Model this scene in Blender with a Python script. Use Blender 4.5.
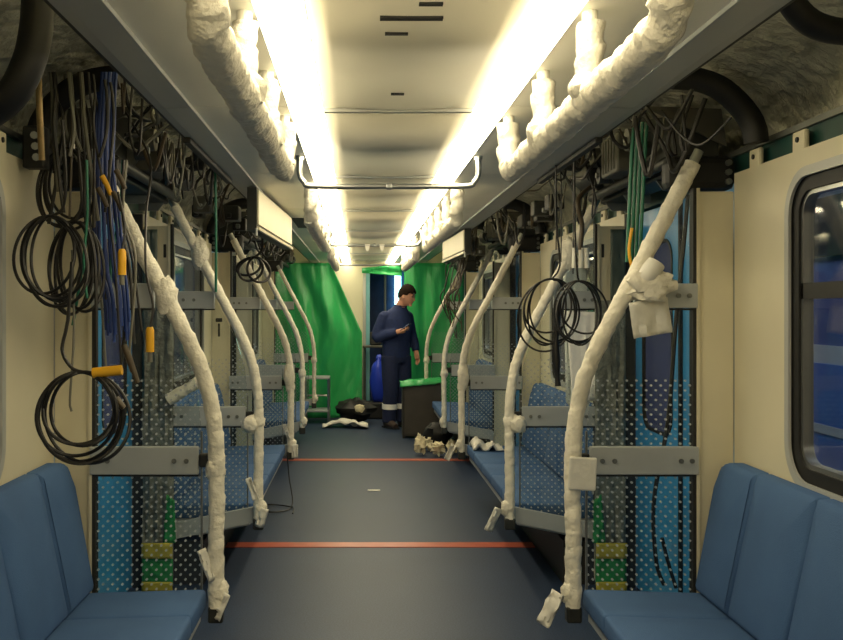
import bpy, bmesh, math, random
from mathutils import Vector, Matrix, noise, Quaternion

scene = bpy.context.scene
for o in list(bpy.data.objects):
    bpy.data.objects.remove(o)
col = scene.collection

# ------------------------------------------------------------------ camera, world, exposure
CAMX, CAMZ, FPX = -0.13, 1.45, 960.0
cam_d = bpy.data.cameras.new('camera')
cam = bpy.data.objects.new('camera', cam_d); col.objects.link(cam)
cam.location = (CAMX, 0, CAMZ); cam.rotation_euler = (math.pi / 2, 0, 0)
cam_d.sensor_width = 36; cam_d.lens = 36 * FPX / 843
cam_d.shift_x = (421.5 - 359) / 843; cam_d.shift_y = -(320 - 310) / 843
cam_d.clip_start = 0.05; cam_d.clip_end = 200
scene.camera = cam
scene.view_settings.view_transform = 'Standard'
scene.view_settings.look = 'None'
scene.view_settings.exposure = 0.0
scene.view_settings.gamma = 1.0
scene.view_settings.use_curve_mapping = False

w = bpy.data.worlds.new('depot_ambience'); scene.world = w; w.use_nodes = True
w.node_tree.nodes['Background'].inputs[0].default_value = (0.30, 0.38, 0.50, 1)
w.node_tree.nodes['Background'].inputs[1].default_value = 0.15

LIGHT_POWER = 16.5          # emission of the two ceiling light strips

def P(px, py, d):
    """point at distance d down the car that the measured position (px, py) belongs to"""
    return Vector((CAMX + (px - 359) / FPX * d, d, CAMZ - (py - 310) / FPX * d))

# ------------------------------------------------------------------ materials
def lin(c):
    c = c / 255.0
    return c / 12.92 if c <= 0.04045 else ((c + 0.055) / 1.055) ** 2.4
def rgb(r, g, b): return (lin(r), lin(g), lin(b), 1)

MATS = {}
def mat(name, color, rough=0.5, metal=0.0, var=0.0, scale=8.0, bump=0.0, bscale=40.0, spec=0.5,
        trans=0.0, emit=None, stretch=None, sub=0.0):
    if name in MATS: return MATS[name]
    m = bpy.data.materials.new(name); m.use_nodes = True
    nt = m.node_tree; b = nt.nodes['Principled BSDF']
    b.inputs['Base Color'].default_value = color
    b.inputs['Roughness'].default_value = rough
    b.inputs['Metallic'].default_value = metal
    b.inputs['Specular IOR Level'].default_value = spec
    if sub: b.inputs['Subsurface Weight'].default_value = sub; b.inputs['Subsurface Radius'].default_value = (.02, .015, .01)
    if trans: b.inputs['Transmission Weight'].default_value = trans
    tc = nt.nodes.new('ShaderNodeTexCoord')
    src = tc.outputs['Object']
    if stretch:
        mp = nt.nodes.new('ShaderNodeMapping'); mp.inputs['Scale'].default_value = stretch
        nt.links.new(src, mp.inputs['Vector']); src = mp.outputs['Vector']
    if var > 0:
        n = nt.nodes.new('ShaderNodeTexNoise'); n.inputs['Scale'].default_value = scale
        n.inputs['Detail'].default_value = 6
        nt.links.new(src, n.inputs['Vector'])
        r = nt.nodes.new('ShaderNodeValToRGB')
        lo = tuple(max(0, c * (1 - var)) for c in color[:3]) + (1,)
        hi = tuple(min(1, c * (1 + var)) for c in color[:3]) + (1,)
        r.color_ramp.elements[0].position = 0.3; r.color_ramp.elements[0].color = lo
        r.color_ramp.elements[1].position = 0.7; r.color_ramp.elements[1].color = hi
        nt.links.new(n.outputs['Fac'], r.inputs['Fac']); nt.links.new(r.outputs['Color'], b.inputs['Base Color'])
    if bump > 0:
        n2 = nt.nodes.new('ShaderNodeTexNoise'); n2.inputs['Scale'].default_value = bscale
        n2.inputs['Detail'].default_value = 4
        nt.links.new(src, n2.inputs['Vector'])
        bp = nt.nodes.new('ShaderNodeBump'); bp.inputs['Strength'].default_value = bump
        bp.inputs['Distance'].default_value = 0.02
        nt.links.new(n2.outputs['Fac'], bp.inputs['Height']); nt.links.new(bp.outputs['Normal'], b.inputs['Normal'])
    if emit:
        b.inputs['Emission Color'].default_value = emit[0]; b.inputs['Emission Strength'].default_value = emit[1]
    MATS[name] = m
    return m

M_beige = mat('cream_wall_panel', rgb(214, 206, 178), 0.45, var=0.04, scale=3)
M_ceil = mat('white_ceiling_panel', rgb(228, 222, 200), 0.5, var=0.03, scale=2)
M_side = mat('grey_white_cornice_panel', rgb(222, 220, 208), 0.4, var=0.04, scale=3)
M_lip = mat('grey_aluminium_cornice', rgb(176, 177, 172), 0.4, metal=0.15)
M_bar = mat('grey_painted_bar', rgb(168, 172, 172), 0.42, metal=0.1, var=0.04)
M_dark = mat('dark_seal', rgb(34, 34, 32), 0.6)
M_black = mat('black_rubber', rgb(20, 20, 19), 0.55, var=0.3, scale=20)
M_cable = mat('black_cable', rgb(26, 24, 21), 0.45)
M_cable_br = mat('brown_cable', rgb(74, 62, 44), 0.45)
M_cable_gr = mat('grey_cable', rgb(112, 110, 98), 0.45)
M_cable_bl = mat('blue_cable', rgb(26, 58, 128), 0.45)
M_cable_gn = mat('green_cable', rgb(18, 108, 82), 0.45)
M_yellow = mat('yellow_tape', rgb(226, 168, 28), 0.5)
M_white_pl = mat('white_plastic', rgb(225, 222, 210), 0.45)
M_metal = mat('brushed_metal', rgb(170, 172, 170), 0.3, metal=0.9)
M_steel = mat('dull_steel', rgb(120, 122, 118), 0.42, metal=0.7, var=0.15)
M_dmetal = mat('dark_metal', rgb(52, 54, 52), 0.5, metal=0.4, var=0.25, scale=15)
M_equip = mat('grey_equipment', rgb(86, 85, 77), 0.5, metal=0.3, var=0.15, scale=12)
M_green_st = mat('dark_green_steel', rgb(22, 66, 60), 0.5, var=0.2)
M_wrap = mat('white_foam_wrap', rgb(226, 220, 202), 0.6, var=0.10, scale=22, bump=0.5, bscale=45)
M_film = mat('white_plastic_film', rgb(216, 213, 202), 0.4, var=0.06, scale=14, bump=0.3, bscale=25)
M_orange = mat('orange_strip', rgb(176, 88, 66), 0.35, var=0.12, scale=12)
M_blue_door = mat('blue_door_film', rgb(58, 146, 206), 0.3, var=0.12, scale=6, bump=0.15, bscale=9)
M_bubble = mat('grey_bubble_wrap', rgb(122, 124, 114), 0.3, var=0.4, scale=25, bump=0.6, bscale=60)
M_yg = mat('green_film_scrap', rgb(40, 140, 70), 0.4, var=0.25, scale=20, bump=0.4)
M_ytape = mat('yellow_packing_tape', rgb(186, 172, 62), 0.4, var=0.12, scale=20)
M_greenfilm = mat('green_plastic_sheet', rgb(52, 168, 92), 0.28, var=0.15, scale=3, bump=0.4, bscale=7, stretch=(3, 3, .8))
M_navy = mat('navy_cloth', rgb(22, 38, 80), 0.85, var=0.15, scale=30, bump=0.2, bscale=60)
M_navy2 = mat('navy_trouser_cloth', rgb(18, 30, 66), 0.85, var=0.15, scale=30, bump=0.2, bscale=60)
M_skin = mat('skin', rgb(200, 146, 118), 0.55, sub=0.05)
M_hair = mat('dark_brown_hair', rgb(30, 21, 15), 0.85, spec=0.1, bump=0.5, bscale=120)
M_reflect = mat('reflective_band', rgb(232, 232, 226), 0.35)
M_shoe = mat('brown_shoe', rgb(70, 56, 48), 0.5)
M_phone = mat('phone_body', rgb(40, 40, 44), 0.25)
M_box_dark = mat('dark_brown_board', rgb(62, 58, 52), 0.6, var=0.15)
M_bluebag = mat('blue_sack', rgb(34, 62, 190), 0.45, bump=0.3, bscale=14)
M_paper = mat('crumpled_paper', rgb(222, 212, 178), 0.7, var=0.18, scale=12, bump=0.4, bscale=30)
M_foil = mat('foil_insulation', rgb(184, 182, 164), 0.5, metal=0.25, var=0.4, scale=5, bump=0.9, bscale=14)
M_winglass_d = mat('tinted_door_glass', rgb(72, 82, 128), 0.12, var=0.1, scale=3)
M_train_blue = mat('blue_train_paint', rgb(52, 88, 158), 0.35, var=0.1, scale=2)
M_train_grey = mat('grey_train_paint', rgb(150, 155, 160), 0.4, var=0.1, scale=2)
M_concrete = mat('depot_floor', rgb(96, 96, 94), 0.8, var=0.15)
M_vest = mat('blue_vestibule', rgb(44, 70, 120), 0.5, var=0.2)

def m_glow():
    m = bpy.data.materials.new('light_diffuser'); m.use_nodes = True
    nt = m.node_tree; nt.nodes.clear()
    e = nt.nodes.new('ShaderNodeEmission'); o = nt.nodes.new('ShaderNodeOutputMaterial')
    e.inputs[0].default_value = (1.0, 0.87, 0.58, 1); e.inputs[1].default_value = LIGHT_POWER
    nt.links.new(e.outputs[0], o.inputs[0]); return m
M_glow = m_glow()

def m_seat():
    m = mat('blue_seat_fabric', rgb(70, 100, 142), 0.8, var=0.08, scale=5, bump=0.25, bscale=260, spec=0.25)
    return m
M_seat = m_seat()

def m_floor():
    m = bpy.data.materials.new('speckled_blue_floor'); m.use_nodes = True
    nt = m.node_tree; b = nt.nodes['Principled BSDF']; tc = nt.nodes.new('ShaderNodeTexCoord')
    n = nt.nodes.new('ShaderNodeTexNoise'); n.inputs['Scale'].default_value = 130; n.inputs['Detail'].default_value = 2
    r = nt.nodes.new('ShaderNodeValToRGB')
    r.color_ramp.elements[0].position = 0.35; r.color_ramp.elements[0].color = rgb(28, 41, 63)
    r.color_ramp.elements[1].position = 0.72; r.color_ramp.elements[1].color = rgb(52, 70, 98)
    n2 = nt.nodes.new('ShaderNodeTexNoise'); n2.inputs['Scale'].default_value = 2.2; n2.inputs['Detail'].default_value = 5
    mx = nt.nodes.new('ShaderNodeMixRGB'); mx.blend_type = 'MULTIPLY'; mx.inputs[0].default_value = 0.45
    nt.links.new(tc.outputs['Object'], n.inputs['Vector']); nt.links.new(tc.outputs['Object'], n2.inputs['Vector'])
    nt.links.new(n.outputs['Fac'], r.inputs['Fac']); nt.links.new(r.outputs[0], mx.inputs[1])
    r2 = nt.nodes.new('ShaderNodeValToRGB'); r2.color_ramp.elements[0].position = .3; r2.color_ramp.elements[0].color = (.62, .62, .64, 1)
    r2.color_ramp.elements[1].position = .7
    nt.links.new(n2.outputs['Fac'], r2.inputs['Fac']); nt.links.new(r2.outputs[0], mx.inputs[2])
    nt.links.new(mx.outputs[0], b.inputs['Base Color'])
    b.inputs['Roughness'].default_value = 0.5; b.inputs['Specular IOR Level'].default_value = 0.4
    return m
M_floor = m_floor()

def m_clear(name, tint, gloss=0.06, dots=False):
    """thin clear sheet; with printed white dots below z 1.2 when dots is set"""
    m = bpy.data.materials.new(name); m.use_nodes = True
    nt = m.node_tree; nt.nodes.clear(); L = nt.links.new
    out = nt.nodes.new('ShaderNodeOutputMaterial')
    tr = nt.nodes.new('ShaderNodeBsdfTransparent'); tr.inputs[0].default_value = tint
    gl = nt.nodes.new('ShaderNodeBsdfGlossy'); gl.inputs['Roughness'].default_value = 0.04
    fr = nt.nodes.new('ShaderNodeFresnel'); gm = nt.nodes.new('ShaderNodeNewGeometry'); ma = nt.nodes.new('ShaderNodeMath'); ma.operation = 'MULTIPLY_ADD'
    ma.inputs[1].default_value = 1 / 1.45 - 1.45; ma.inputs[2].default_value = 1.45; L(gm.outputs['Backfacing'], ma.inputs[0]); L(ma.outputs[0], fr.inputs['IOR'])
    mx = nt.nodes.new('ShaderNodeMixShader')
    L(fr.outputs[0], mx.inputs[0]); L(tr.outputs[0], mx.inputs[1]); L(gl.outputs[0], mx.inputs[2])
    last = mx.outputs[0]
    if dots:
        tc = nt.nodes.new('ShaderNodeTexCoord'); sp = nt.nodes.new('ShaderNodeSeparateXYZ')
        L(tc.outputs['Object'], sp.inputs[0])
        def mth(op, a, b=None):
            n = nt.nodes.new('ShaderNodeMath'); n.operation = op
            for i, v in enumerate((a, b)):
                if v is None: continue
                if isinstance(v, (int, float)): n.inputs[i].default_value = v
                else: L(v, n.inputs[i])
            return n.outputs[0]
        s = 0.036
        def lattice(ox, oz):
            u = mth('SUBTRACT', mth('FRACT', mth('ADD', mth('DIVIDE', sp.outputs[0], s), ox + 100)), 0.5)
            v = mth('SUBTRACT', mth('FRACT', mth('ADD', mth('DIVIDE', sp.outputs[2], s), oz + 100)), 0.5)
            d = mth('SQRT', mth('ADD', mth('MULTIPLY', u, u), mth('MULTIPLY', v, v)))
            return mth('LESS_THAN', d, 0.115)
        k = mth('MAXIMUM', lattice(0, 0), lattice(.5, .5))
        k = mth('MULTIPLY', k, mth('LESS_THAN', sp.outputs[2], 1.20))
        df = nt.nodes.new('ShaderNodeBsdfDiffuse'); df.inputs[0].default_value = rgb(205, 210, 212)
        m2 = nt.nodes.new('ShaderNodeMixShader')
        L(mth('MULTIPLY', k, 0.62), m2.inputs[0]); L(last, m2.inputs[1]); L(df.outputs[0], m2.inputs[2]); last = m2.outputs[0]
    L(last, out.inputs[0]); return m
M_glassdot = m_clear('dotted_screen_glass', (.90, .93, .93, 1), dots=True)
M_glass = m_clear('window_glass', (.93, .95, .96, 1))

# ------------------------------------------------------------------ mesh builder
class MB:
    def __init__(s): s.v = []; s.f = []
    def add(s, vs, fs):
        o = len(s.v); s.v += [Vector(v) for v in vs]; s.f += [tuple(i + o for i in f) for f in fs]; return s
    def box(s, c, d, rot=None):
        vs = []
        for x in (-.5, .5):
            for y in (-.5, .5):
                for z in (-.5, .5):
                    p = Vector((x * d[0], y * d[1], z * d[2]))
                    if rot: p = rot @ p
                    vs.append(p + Vector(c))
        return s.add(vs, [(0, 1, 3, 2), (4, 6, 7, 5), (0, 4, 5, 1), (2, 3, 7, 6), (0, 2, 6, 4), (1, 5, 7, 3)])
    def bb(s, x0, x1, y0, y1, z0, z1):
        return s.box(((x0 + x1) / 2, (y0 + y1) / 2, (z0 + z1) / 2), (abs(x1 - x0), abs(y1 - y0), abs(z1 - z0)))
    def rbox(s, c, d, r=.01, seg=2, rot=None):
        bm = bmesh.new(); bmesh.ops.create_cube(bm, size=1)
        for v in bm.verts: v.co = Vector((v.co.x * d[0], v.co.y * d[1], v.co.z * d[2]))
        bmesh.ops.bevel(bm, geom=bm.edges[:], offset=min(r, min(d) * .49), segments=seg, affect='EDGES', profile=.5)
        bm.verts.index_update()
        vs = [((rot @ v.co) if rot else v.co) + Vector(c) for v in bm.verts]
        fs = [tuple(v.index for v in f.verts) for f in bm.faces]; bm.free()
        return s.add(vs, fs)
    def tube(s, pts, r, seg=8, rf=None, cap=True):
        pts = [Vector(p) for p in pts]; n = len(pts)
        T = []
        for i in range(n):
            a = pts[max(i - 1, 0)]; b = pts[min(i + 1, n - 1)]; t = b - a
            T.append(t.normalized() if t.length > 1e-9 else Vector((0, 0, 1)))
        ref = Vector((0, 0, 1)) if abs(T[0].z) < .9 else Vector((0, 1, 0))
        N = (ref - T[0] * ref.dot(T[0])).normalized()
        vs = []; L = 0
        for i in range(n):
            if i:
                L += (pts[i] - pts[i - 1]).length
                q = T[i - 1].rotation_difference(T[i]); N = q @ N
                N = (N - T[i] * N.dot(T[i])).normalized()
            B = T[i].cross(N)
            for k in range(seg):
                a = 2 * math.pi * k / seg
                rr = r if rf is None else r * rf(L, a)
                vs.append(pts[i] + (N * math.cos(a) + B * math.sin(a)) * rr)
        fs = [(i * seg + k, i * seg + (k + 1) % seg, (i + 1) * seg + (k + 1) % seg, (i + 1) * seg + k) for i in range(n - 1) for k in range(seg)]
        if cap: fs += [tuple(reversed(range(seg))), tuple((n - 1) * seg + k for k in range(seg))]
        return s.add(vs, fs)
    def cyl(s, a, b, r, seg=16): return s.tube([a, b], r, seg)
    def prism(s, poly, d):
        """poly: 3-D points of one face; d: extrusion vector"""
        n = len(poly); d = Vector(d); poly = [Vector(p) for p in poly]
        return s.add(poly + [p + d for p in poly], [tuple(range(n - 1, -1, -1)), tuple(range(n, 2 * n))] + [(i, (i + 1) % n, n + (i + 1) % n, n + i) for i in range(n)])
    def grid(s, fn, nu, nv):
        vs = [fn(i / nu, j / nv) for i in range(nu + 1) for j in range(nv + 1)]
        return s.add(vs, [(i * (nv + 1) + j, (i + 1) * (nv + 1) + j, (i + 1) * (nv + 1) + j + 1, i * (nv + 1) + j + 1) for i in range(nu) for j in range(nv)])
    def build(s, name, m, parent=None, smooth=False, solid=0, loc=None):
        me = bpy.data.meshes.new(name)
        vs = s.v
        if loc is not None: vs = [v - Vector(loc) for v in vs]
        me.from_pydata([tuple(v) for v in vs], [], s.f); me.update()
        bm = bmesh.new(); bm.from_mesh(me); bmesh.ops.recalc_face_normals(bm, faces=bm.faces[:]); bm.to_mesh(me); bm.free()
        if m: me.materials.append(m)
        if smooth:
            for p in me.polygons: p.use_smooth = True
            try: me.set_sharp_from_angle(angle=math.radians(50))
            except Exception: pass
        o = bpy.data.objects.new(name, me); col.objects.link(o)
        if loc is not None: o.location = loc
        if parent: attach(o, parent)
        if solid:
            md = o.modifiers.new('thickness', 'SOLIDIFY'); md.thickness = solid; md.offset = 0
        return o

def attach(o, parent):
    o.parent = parent
    o.matrix_parent_inverse = Matrix.Translation(-Vector(world_loc(parent)))
def world_loc(o):
    l = Vector(o.location)
    if o.parent: l = l + world_loc(o.parent) + o.matrix_parent_inverse.translation
    return l

def tag(o, label, cat, group=None, kind=None):
    o['label'] = label; o['category'] = cat
    if group: o['group'] = group
    if kind: o['kind'] = kind
    return o
def struct(o, label=None, cat=None):
    o['kind'] = 'structure'
    if label: o['label'] = label
    if cat: o['category'] = cat
    return o
def thing(name, label, cat, loc=(0, 0, 0), group=None):
    e = bpy.data.objects.new(name, None); e.empty_display_size = .1; col.objects.link(e); e.location = loc
    return tag(e, label, cat, group)

def smooth_path(pts, per=8, closed=False):
    pts = [Vector(p) for p in pts]; n = len(pts); out = []
    for i in range(n - 1):
        p0 = pts[max(i - 1, 0)]; p1 = pts[i]; p2 = pts[i + 1]; p3 = pts[min(i + 2, n - 1)]
        for k in range(per):
            t = k / per
            out.append(.5 * ((2 * p1) + (p2 - p0) * t + (2 * p0 - 5 * p1 + 4 * p2 - p3) * t * t + (3 * p1 - p0 - 3 * p2 + p3) * t ** 3))
    out.append(pts[-1]); return out
def resample(pts, step):
    out = [pts[0]]; acc = 0
    for a, b in zip(pts, pts[1:]):
        L = (b - a).length
        if L < 1e-9: continue
        d = step - acc
        while d <= L:
            out.append(a + (b - a) * (d / L)); d += step
        acc = L - (d - step)
    if (out[-1] - pts[-1]).length > step * .3: out.append(pts[-1])
    return out

R = random.Random(7)
D1, D2, D3, D4, D5 = 3.556, 5.03, 7.36, 8.86, 11.17
YN, YE = -1.6, 13.4           # near and far end of the saloon
WX = 1.26                     # inner wall
CZ = 2.12                     # ceiling
SIDES = ((-1, 'left'), (1, 'right'))

# ------------------------------------------------------------------ floor, shell, ceiling
fl = MB().bb(-1.34, 1.34, YN, YE + 1.6, -.06, 0).build('floor', M_floor)
struct(fl, 'dark blue speckled saloon floor', 'floor')
for y, wd, nm in ((5.92, .12, 'nearer orange line running across the dark blue floor'), (9.28, .12, 'farther orange line running across the floor towards the worker')):
    tag(MB().bb(-.945, .945, y - wd / 2, y + wd / 2, 0, .004).build('floor_strip', M_orange), nm, 'floor strip', 'orange floor strips')

# roof lining: curved shell with foil
prof = []
for i in range(25):
    a = math.pi * i / 24
    x = -1.38 * math.cos(a); z = 1.93 + .50 * (math.sin(a) ** .55)
    prof.append((x, z))
mb = MB().grid(lambda u, v: Vector((prof[int(round(u * 24))][0], YN + (YE - YN) * v, prof[int(round(u * 24))][1] + .012 * noise.noise(Vector((u * 40, v * 60, 3))))), 24, 90)
_b = [n for n in M_foil.node_tree.nodes if n.type == 'BUMP'][0]; _b.inputs['Distance'].default_value = .08
rf = mb.build('roof_lining', M_foil, smooth=True, solid=.03); struct(rf, 'crinkled foil insulation lining the curved roof', 'roof')

ce = bpy.data.objects.new('ceiling', None); col.objects.link(ce); ce.location = (0, 0, CZ)
struct(ce, 'white panelled saloon ceiling between two light strips', 'ceiling')
seams = [YN, .0, 1.57, 3.14, 4.70, 6.30, 7.90, 9.5, 11.1, 12.5, YE]
for a, b in zip(seams, seams[1:]):
    bm = MB(); n = 10
    def pf(u, v, a=a, b=b):
        x = -.245 + .49 * u
        return Vector((x, a + .006 + (b - a - .012) * v, CZ - .012 + .010 * (2 * u - 1) ** 2))
    bm.grid(pf, n, 1)
    bm.build('ceiling_panel', M_ceil, ce, smooth=True, solid=.012)
    if b < YE: MB().bb(-.243, .243, b - .011, b + .011, CZ - .024, CZ - .012).build('seam_strip', M_lip, ce)
for (x0, x1, yy, wdt) in ((380, 443, 2.14, .022), (419, 443, 2.04, .016), (385, 408, 2.26, .012), (391, 404, 2.89, .016)):
    xa = CAMX + (x0 - 359) / FPX * yy; xb = CAMX + (x1 - 359) / FPX * yy
    MB().bb(xa, xb, yy - wdt / 2, yy + wdt / 2, CZ - .0225, CZ - .006).build('vent_slot', M_dark, ce)
for s, side in SIDES:
    for a, b in zip(seams, seams[1:]):
        # flat grey panel outside the light, then a stepped lip
        MB().bb(s * .365, s * .675, a + .003, b - .003, CZ - .004, CZ + .012).build('side_panel', M_side, ce)
        lip = MB().prism([Vector((s * .678, a + .003, CZ - .008)), Vector((s * .765, a + .003, CZ - .010)), Vector((s * .80, a + .003, CZ - .004)), Vector((s * .80, a + .003, CZ + .02)), Vector((s * .678, a + .003, CZ + .02))], (0, b - a - .006, 0))
        lip.build('cornice_lip', M_lip, ce)
        MB().bb(s * .80, s * .812, a + .01, b - .01, CZ - .002, CZ + .04).build('edge_channel', M_dark, ce)
    MB().bb(s * .674, s * .682, YN, YE, CZ - .015, CZ - .002).build('cornice_bead', M_bar, ce)
    # light strip
    lt = thing('light_strip', f'long glowing ceiling light strip along the {side} edge of the ceiling', 'light', (s * .305, 5, CZ), 'ceiling light strips')
    for a, b in zip(seams, seams[1:]):
        def df(u, v, a=a, b=b, s=s):
            x = .250 + .110 * u; return Vector((s * x, a + (b - a) * v, CZ - .004 - .022 * math.sin(math.pi * u)))
        MB().grid(df, 8, 1).build('diffuser', M_glow, lt, smooth=True)
    MB().bb(s * .3612, s * .3645, YN, YE, CZ - .007, CZ + .01).build('light_trim', M_bar, lt)
    # slot hatch in side panel beyond the nearer rail
# dark hatch opening in the left side panel
MB().bb(-.62, -.43, 6.95, 7.75, CZ - .008, CZ - .003).build('hatch_opening', M_dark, ce)
for s in (-1, 1): MB().rbox((s * .79, 4.28, CZ - .018), (.03, 1.2, .022), .004).build('dark_channel', M_dark, ce)

# ------------------------------------------------------------------ walls with windows
def rounded(y0, y1, z0, z1, r, n=8):
    pts = []; cor = ((y1 - r, z1 - r, 0), (y0 + r, z1 - r, 90), (y0 + r, z0 + r, 180), (y1 - r, z0 + r, 270))
    for k, (cy, cz, a0) in enumerate(cor):
        for i in range(n + 1):
            a = math.radians(a0 + 90 * i / n); pts.append((cy + r * math.cos(a), cz + r * math.sin(a), k))
    return pts
def wall_panel(s, y0, y1, z0, z1, hole, thick=.05):
    mb = MB(); xi = s * WX; xo = s * (WX + thick)
    inner = rounded(*hole); cor = [(y1, z1), (y0, z1), (y0, z0), (y1, z0)]
    n = len(inner); vs = []
    for x in (xi, xo):
        vs += [Vector((x, p[0], p[1])) for p in inner]; vs += [Vector((x, c[0], c[1])) for c in cor]
    fs = []; st = n + 4
    for lay in (0, st):
        for i in range(n):
            j = (i + 1) % n; a = inner[i][2]; b = inner[j][2]
            if a == b: fs.append((lay + i, lay + j, lay + n + a))
            else: fs.append((lay + i, lay + j, lay + n + b, lay + n + a))
    for i in range(n): fs.append((i, (i + 1) % n, st + (i + 1) % n, st + i))
    for k in range(4): fs.append((n + k, n + (k + 1) % 4, st + n + (k + 1) % 4, st + n + k))
    return mb.add(vs, fs)
def ring(s, hole, grow, wid, x0, x1):
    y0, y1, z0, z1, r = hole
    o = rounded(y0 - grow, y1 + grow, z0 - grow, z1 + grow, r + grow); i = rounded(y0 - grow + wid, y1 + grow - wid, z0 - grow + wid, z1 + grow - wid, max(.02, r + grow - wid))
    n = len(o); vs = []
    for x in (x0, x1):
        vs += [Vector((s * x, p[0], p[1])) for p in o]; vs += [Vector((s * x, p[0], p[1])) for p in i]
    fs = []
    for k in range(n):
        j = (k + 1) % n
        fs += [(k, j, n + j, n + k), (2 * n + k, 3 * n + k, 3 * n + j, 2 * n + j), (k, 2 * n + k, 2 * n + j, j), (n + k, n + j, 3 * n + j, 3 * n + k)]
    return MB().add(vs, fs)

bays = [(YN, D1, (1.35, 3.10, .90, 1.88, .13)), (D2, D3, (D2 + .42, D3 - .42, .95, 1.86, .12)), (D4, D5, (D4 + .42, D5 - .42, .95, 1.86, .12))]
nwin = 0
for s, side in SIDES:
    wl = bpy.data.objects.new('wall_' + side, None); col.objects.link(wl); wl.location = (s * WX, 5, 0)
    struct(wl, f'cream moulded wall panels on the {side} with rounded window openings', 'wall')
    for a, b, hole in bays:
        if s < 0 and a < 0: hole = (1.35, 3.03, .90, 1.88, .13)
        wall_panel(s, a, b, 0, 1.955, hole).build('wall_panel', M_beige, wl)
        # mounting tabs at the top edge
        y = b - .17
        while y > max(a, 0.5):
            MB().rbox((s * (WX + .012), y, 1.982), (.02, .085, .075), .008).build('mounting_tab', M_beige, wl)
            MB().cyl((s * (WX - .003), y, 1.99), (s * (WX + .01), y, 1.99), .009, 8).build('tab_hole', M_dark, wl)
            y -= .34
        nwin += 1
        wn = bpy.data.objects.new(f'window_{nwin}', None); col.objects.link(wn); wn.location = (s * WX, (hole[0] + hole[1]) / 2, hole[2])
        struct(wn, f'rounded side window in black rubber frame, {side} wall, bay {"nearest the camera" if a < 0 else "between the second and third screens" if a == D2 else "farthest down the car"}', 'window')
        ring(s, hole, .016, .03, WX - .010, WX - .0005).build('bezel', M_lip, wn, smooth=True)
        ring(s, hole, -.004, .052, WX + .004, WX + .05).build('rubber_seal', M_black, wn, smooth=True)
        ring(s, hole, -.054, .016, WX + .012, WX + .045).build('inner_frame', M_metal, wn, smooth=True)
        MB().bb(s * (WX + .012), s * (WX + .045), hole[0] + .03, hole[1] - .03, 1.485, 1.535).build('transom', M_dark, wn)
        MB().prism([Vector((s * (WX + .030), p[0], p[1])) for p in rounded(hole[0] + .01, hole[1] - .01, hole[2] + .01, hole[3] - .01, hole[4] - .01)], (s * .006, 0, 0)).build('pane', M_glass, wn)
    # cant rail in dark green steel above the wall
    MB().bb(s * 1.30, s * 1.348, YN, YE, 1.957, 2.05).build('cant_rail', M_green_st, wl)
    MB().bb(s * 1.285, s * 1.30, YN, YE, 2.03, 2.05).build('rail_flange', M_steel, wl)
    for y in (D2 - .012, D4 - .012):
        MB().bb(s * 1.262, s * 1.313, y - .01, y + .01, 0, 1.95).build('door_seal', M_dark, wl)
    # plinth box under each bench, coloured dark to read as a black recess
    for a, b, hole in bays:
        MB().bb(s * .95, s * 1.26, a + .04, b - .04, 0, .23).build('dark_recess_plinth', M_dark, wl)
ndoor = 0
for s, side in SIDES:
    for di, (a, b) in enumerate(((D1, D2), (D3, D4), (D5, 12.65))):
        mid = (a + b) / 2
        for li, (y0, y1) in enumerate(((a + .02, mid - .004), (mid + .004, b - .02))):
            ndoor += 1
            dr = bpy.data.objects.new(f'door_{ndoor}', None); col.objects.link(dr); dr.location = (s * 1.33, (y0 + y1) / 2, 0)
            struct(dr, f'blue film covered sliding door leaf on the {side}, {("nearest", "middle", "farthest")[di]} doorway, {("near", "far")[li]} leaf', 'door')
            hole = (y0 + .13, y1 - .13, .86, 1.78, .10)
            # leaf with hole
            x = WX; globals()['WX'] = 1.315
            wall_panel(s, y0, y1, .01, 1.945, hole, .035).build('leaf', M_blue_door, dr)
            ring(s, hole, .006, .014, 1.31, 1.35).build('window_seal', M_black, dr, smooth=True)
            globals()['WX'] = x
            MB().bb(s * 1.325, s * 1.335, hole[0], hole[1], hole[2], hole[3]).build('pane', M_winglass_d, dr)
            MB().bb(s * 1.30, s * 1.32, (y1 if li == 0 else y0) - .006, (y1 if li == 0 else y0) + .006, .02, 1.94).build('rubber_edge', M_black, dr)

# far end wall with doorway, near end wall
wb = bpy.data.objects.new('wall_back', None); col.objects.link(wb); wb.location = (0, YE, 0)
struct(wb, 'cream end wall with an open doorway beyond the worker', 'wall')
MB().bb(-1.36, -.06, YE, YE + .06, 0, 2.42).build('wall_panel', M_beige, wb)
MB().bb(.52, 1.36, YE, YE + .06, 0, 2.42).build('wall_panel', M_beige, wb)
MB().bb(-.06, .52, YE, YE + .06, 2.02, 2.42).build('wall_panel', M_beige, wb)
MB().bb(-.075, -.035, YE - .03, YE + .07, 0, 2.03).build('door_jamb', M_metal, wb)
MB().bb(-.033, .02, YE + .0, YE + .08, 0, 2.0).build('door_edge', mat('turquoise_edge', rgb(120, 180, 190), .4), wb)
MB().bb(.50, .54, YE - .03, YE + .07, 0, 2.03).build('door_jamb', M_metal, wb)
wf = MB().bb(-1.36, 1.36, YN - .06, YN, 0, 2.42).build('wall_front', M_beige); struct(wf, 'cream end wall behind the camera', 'wall')
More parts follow.
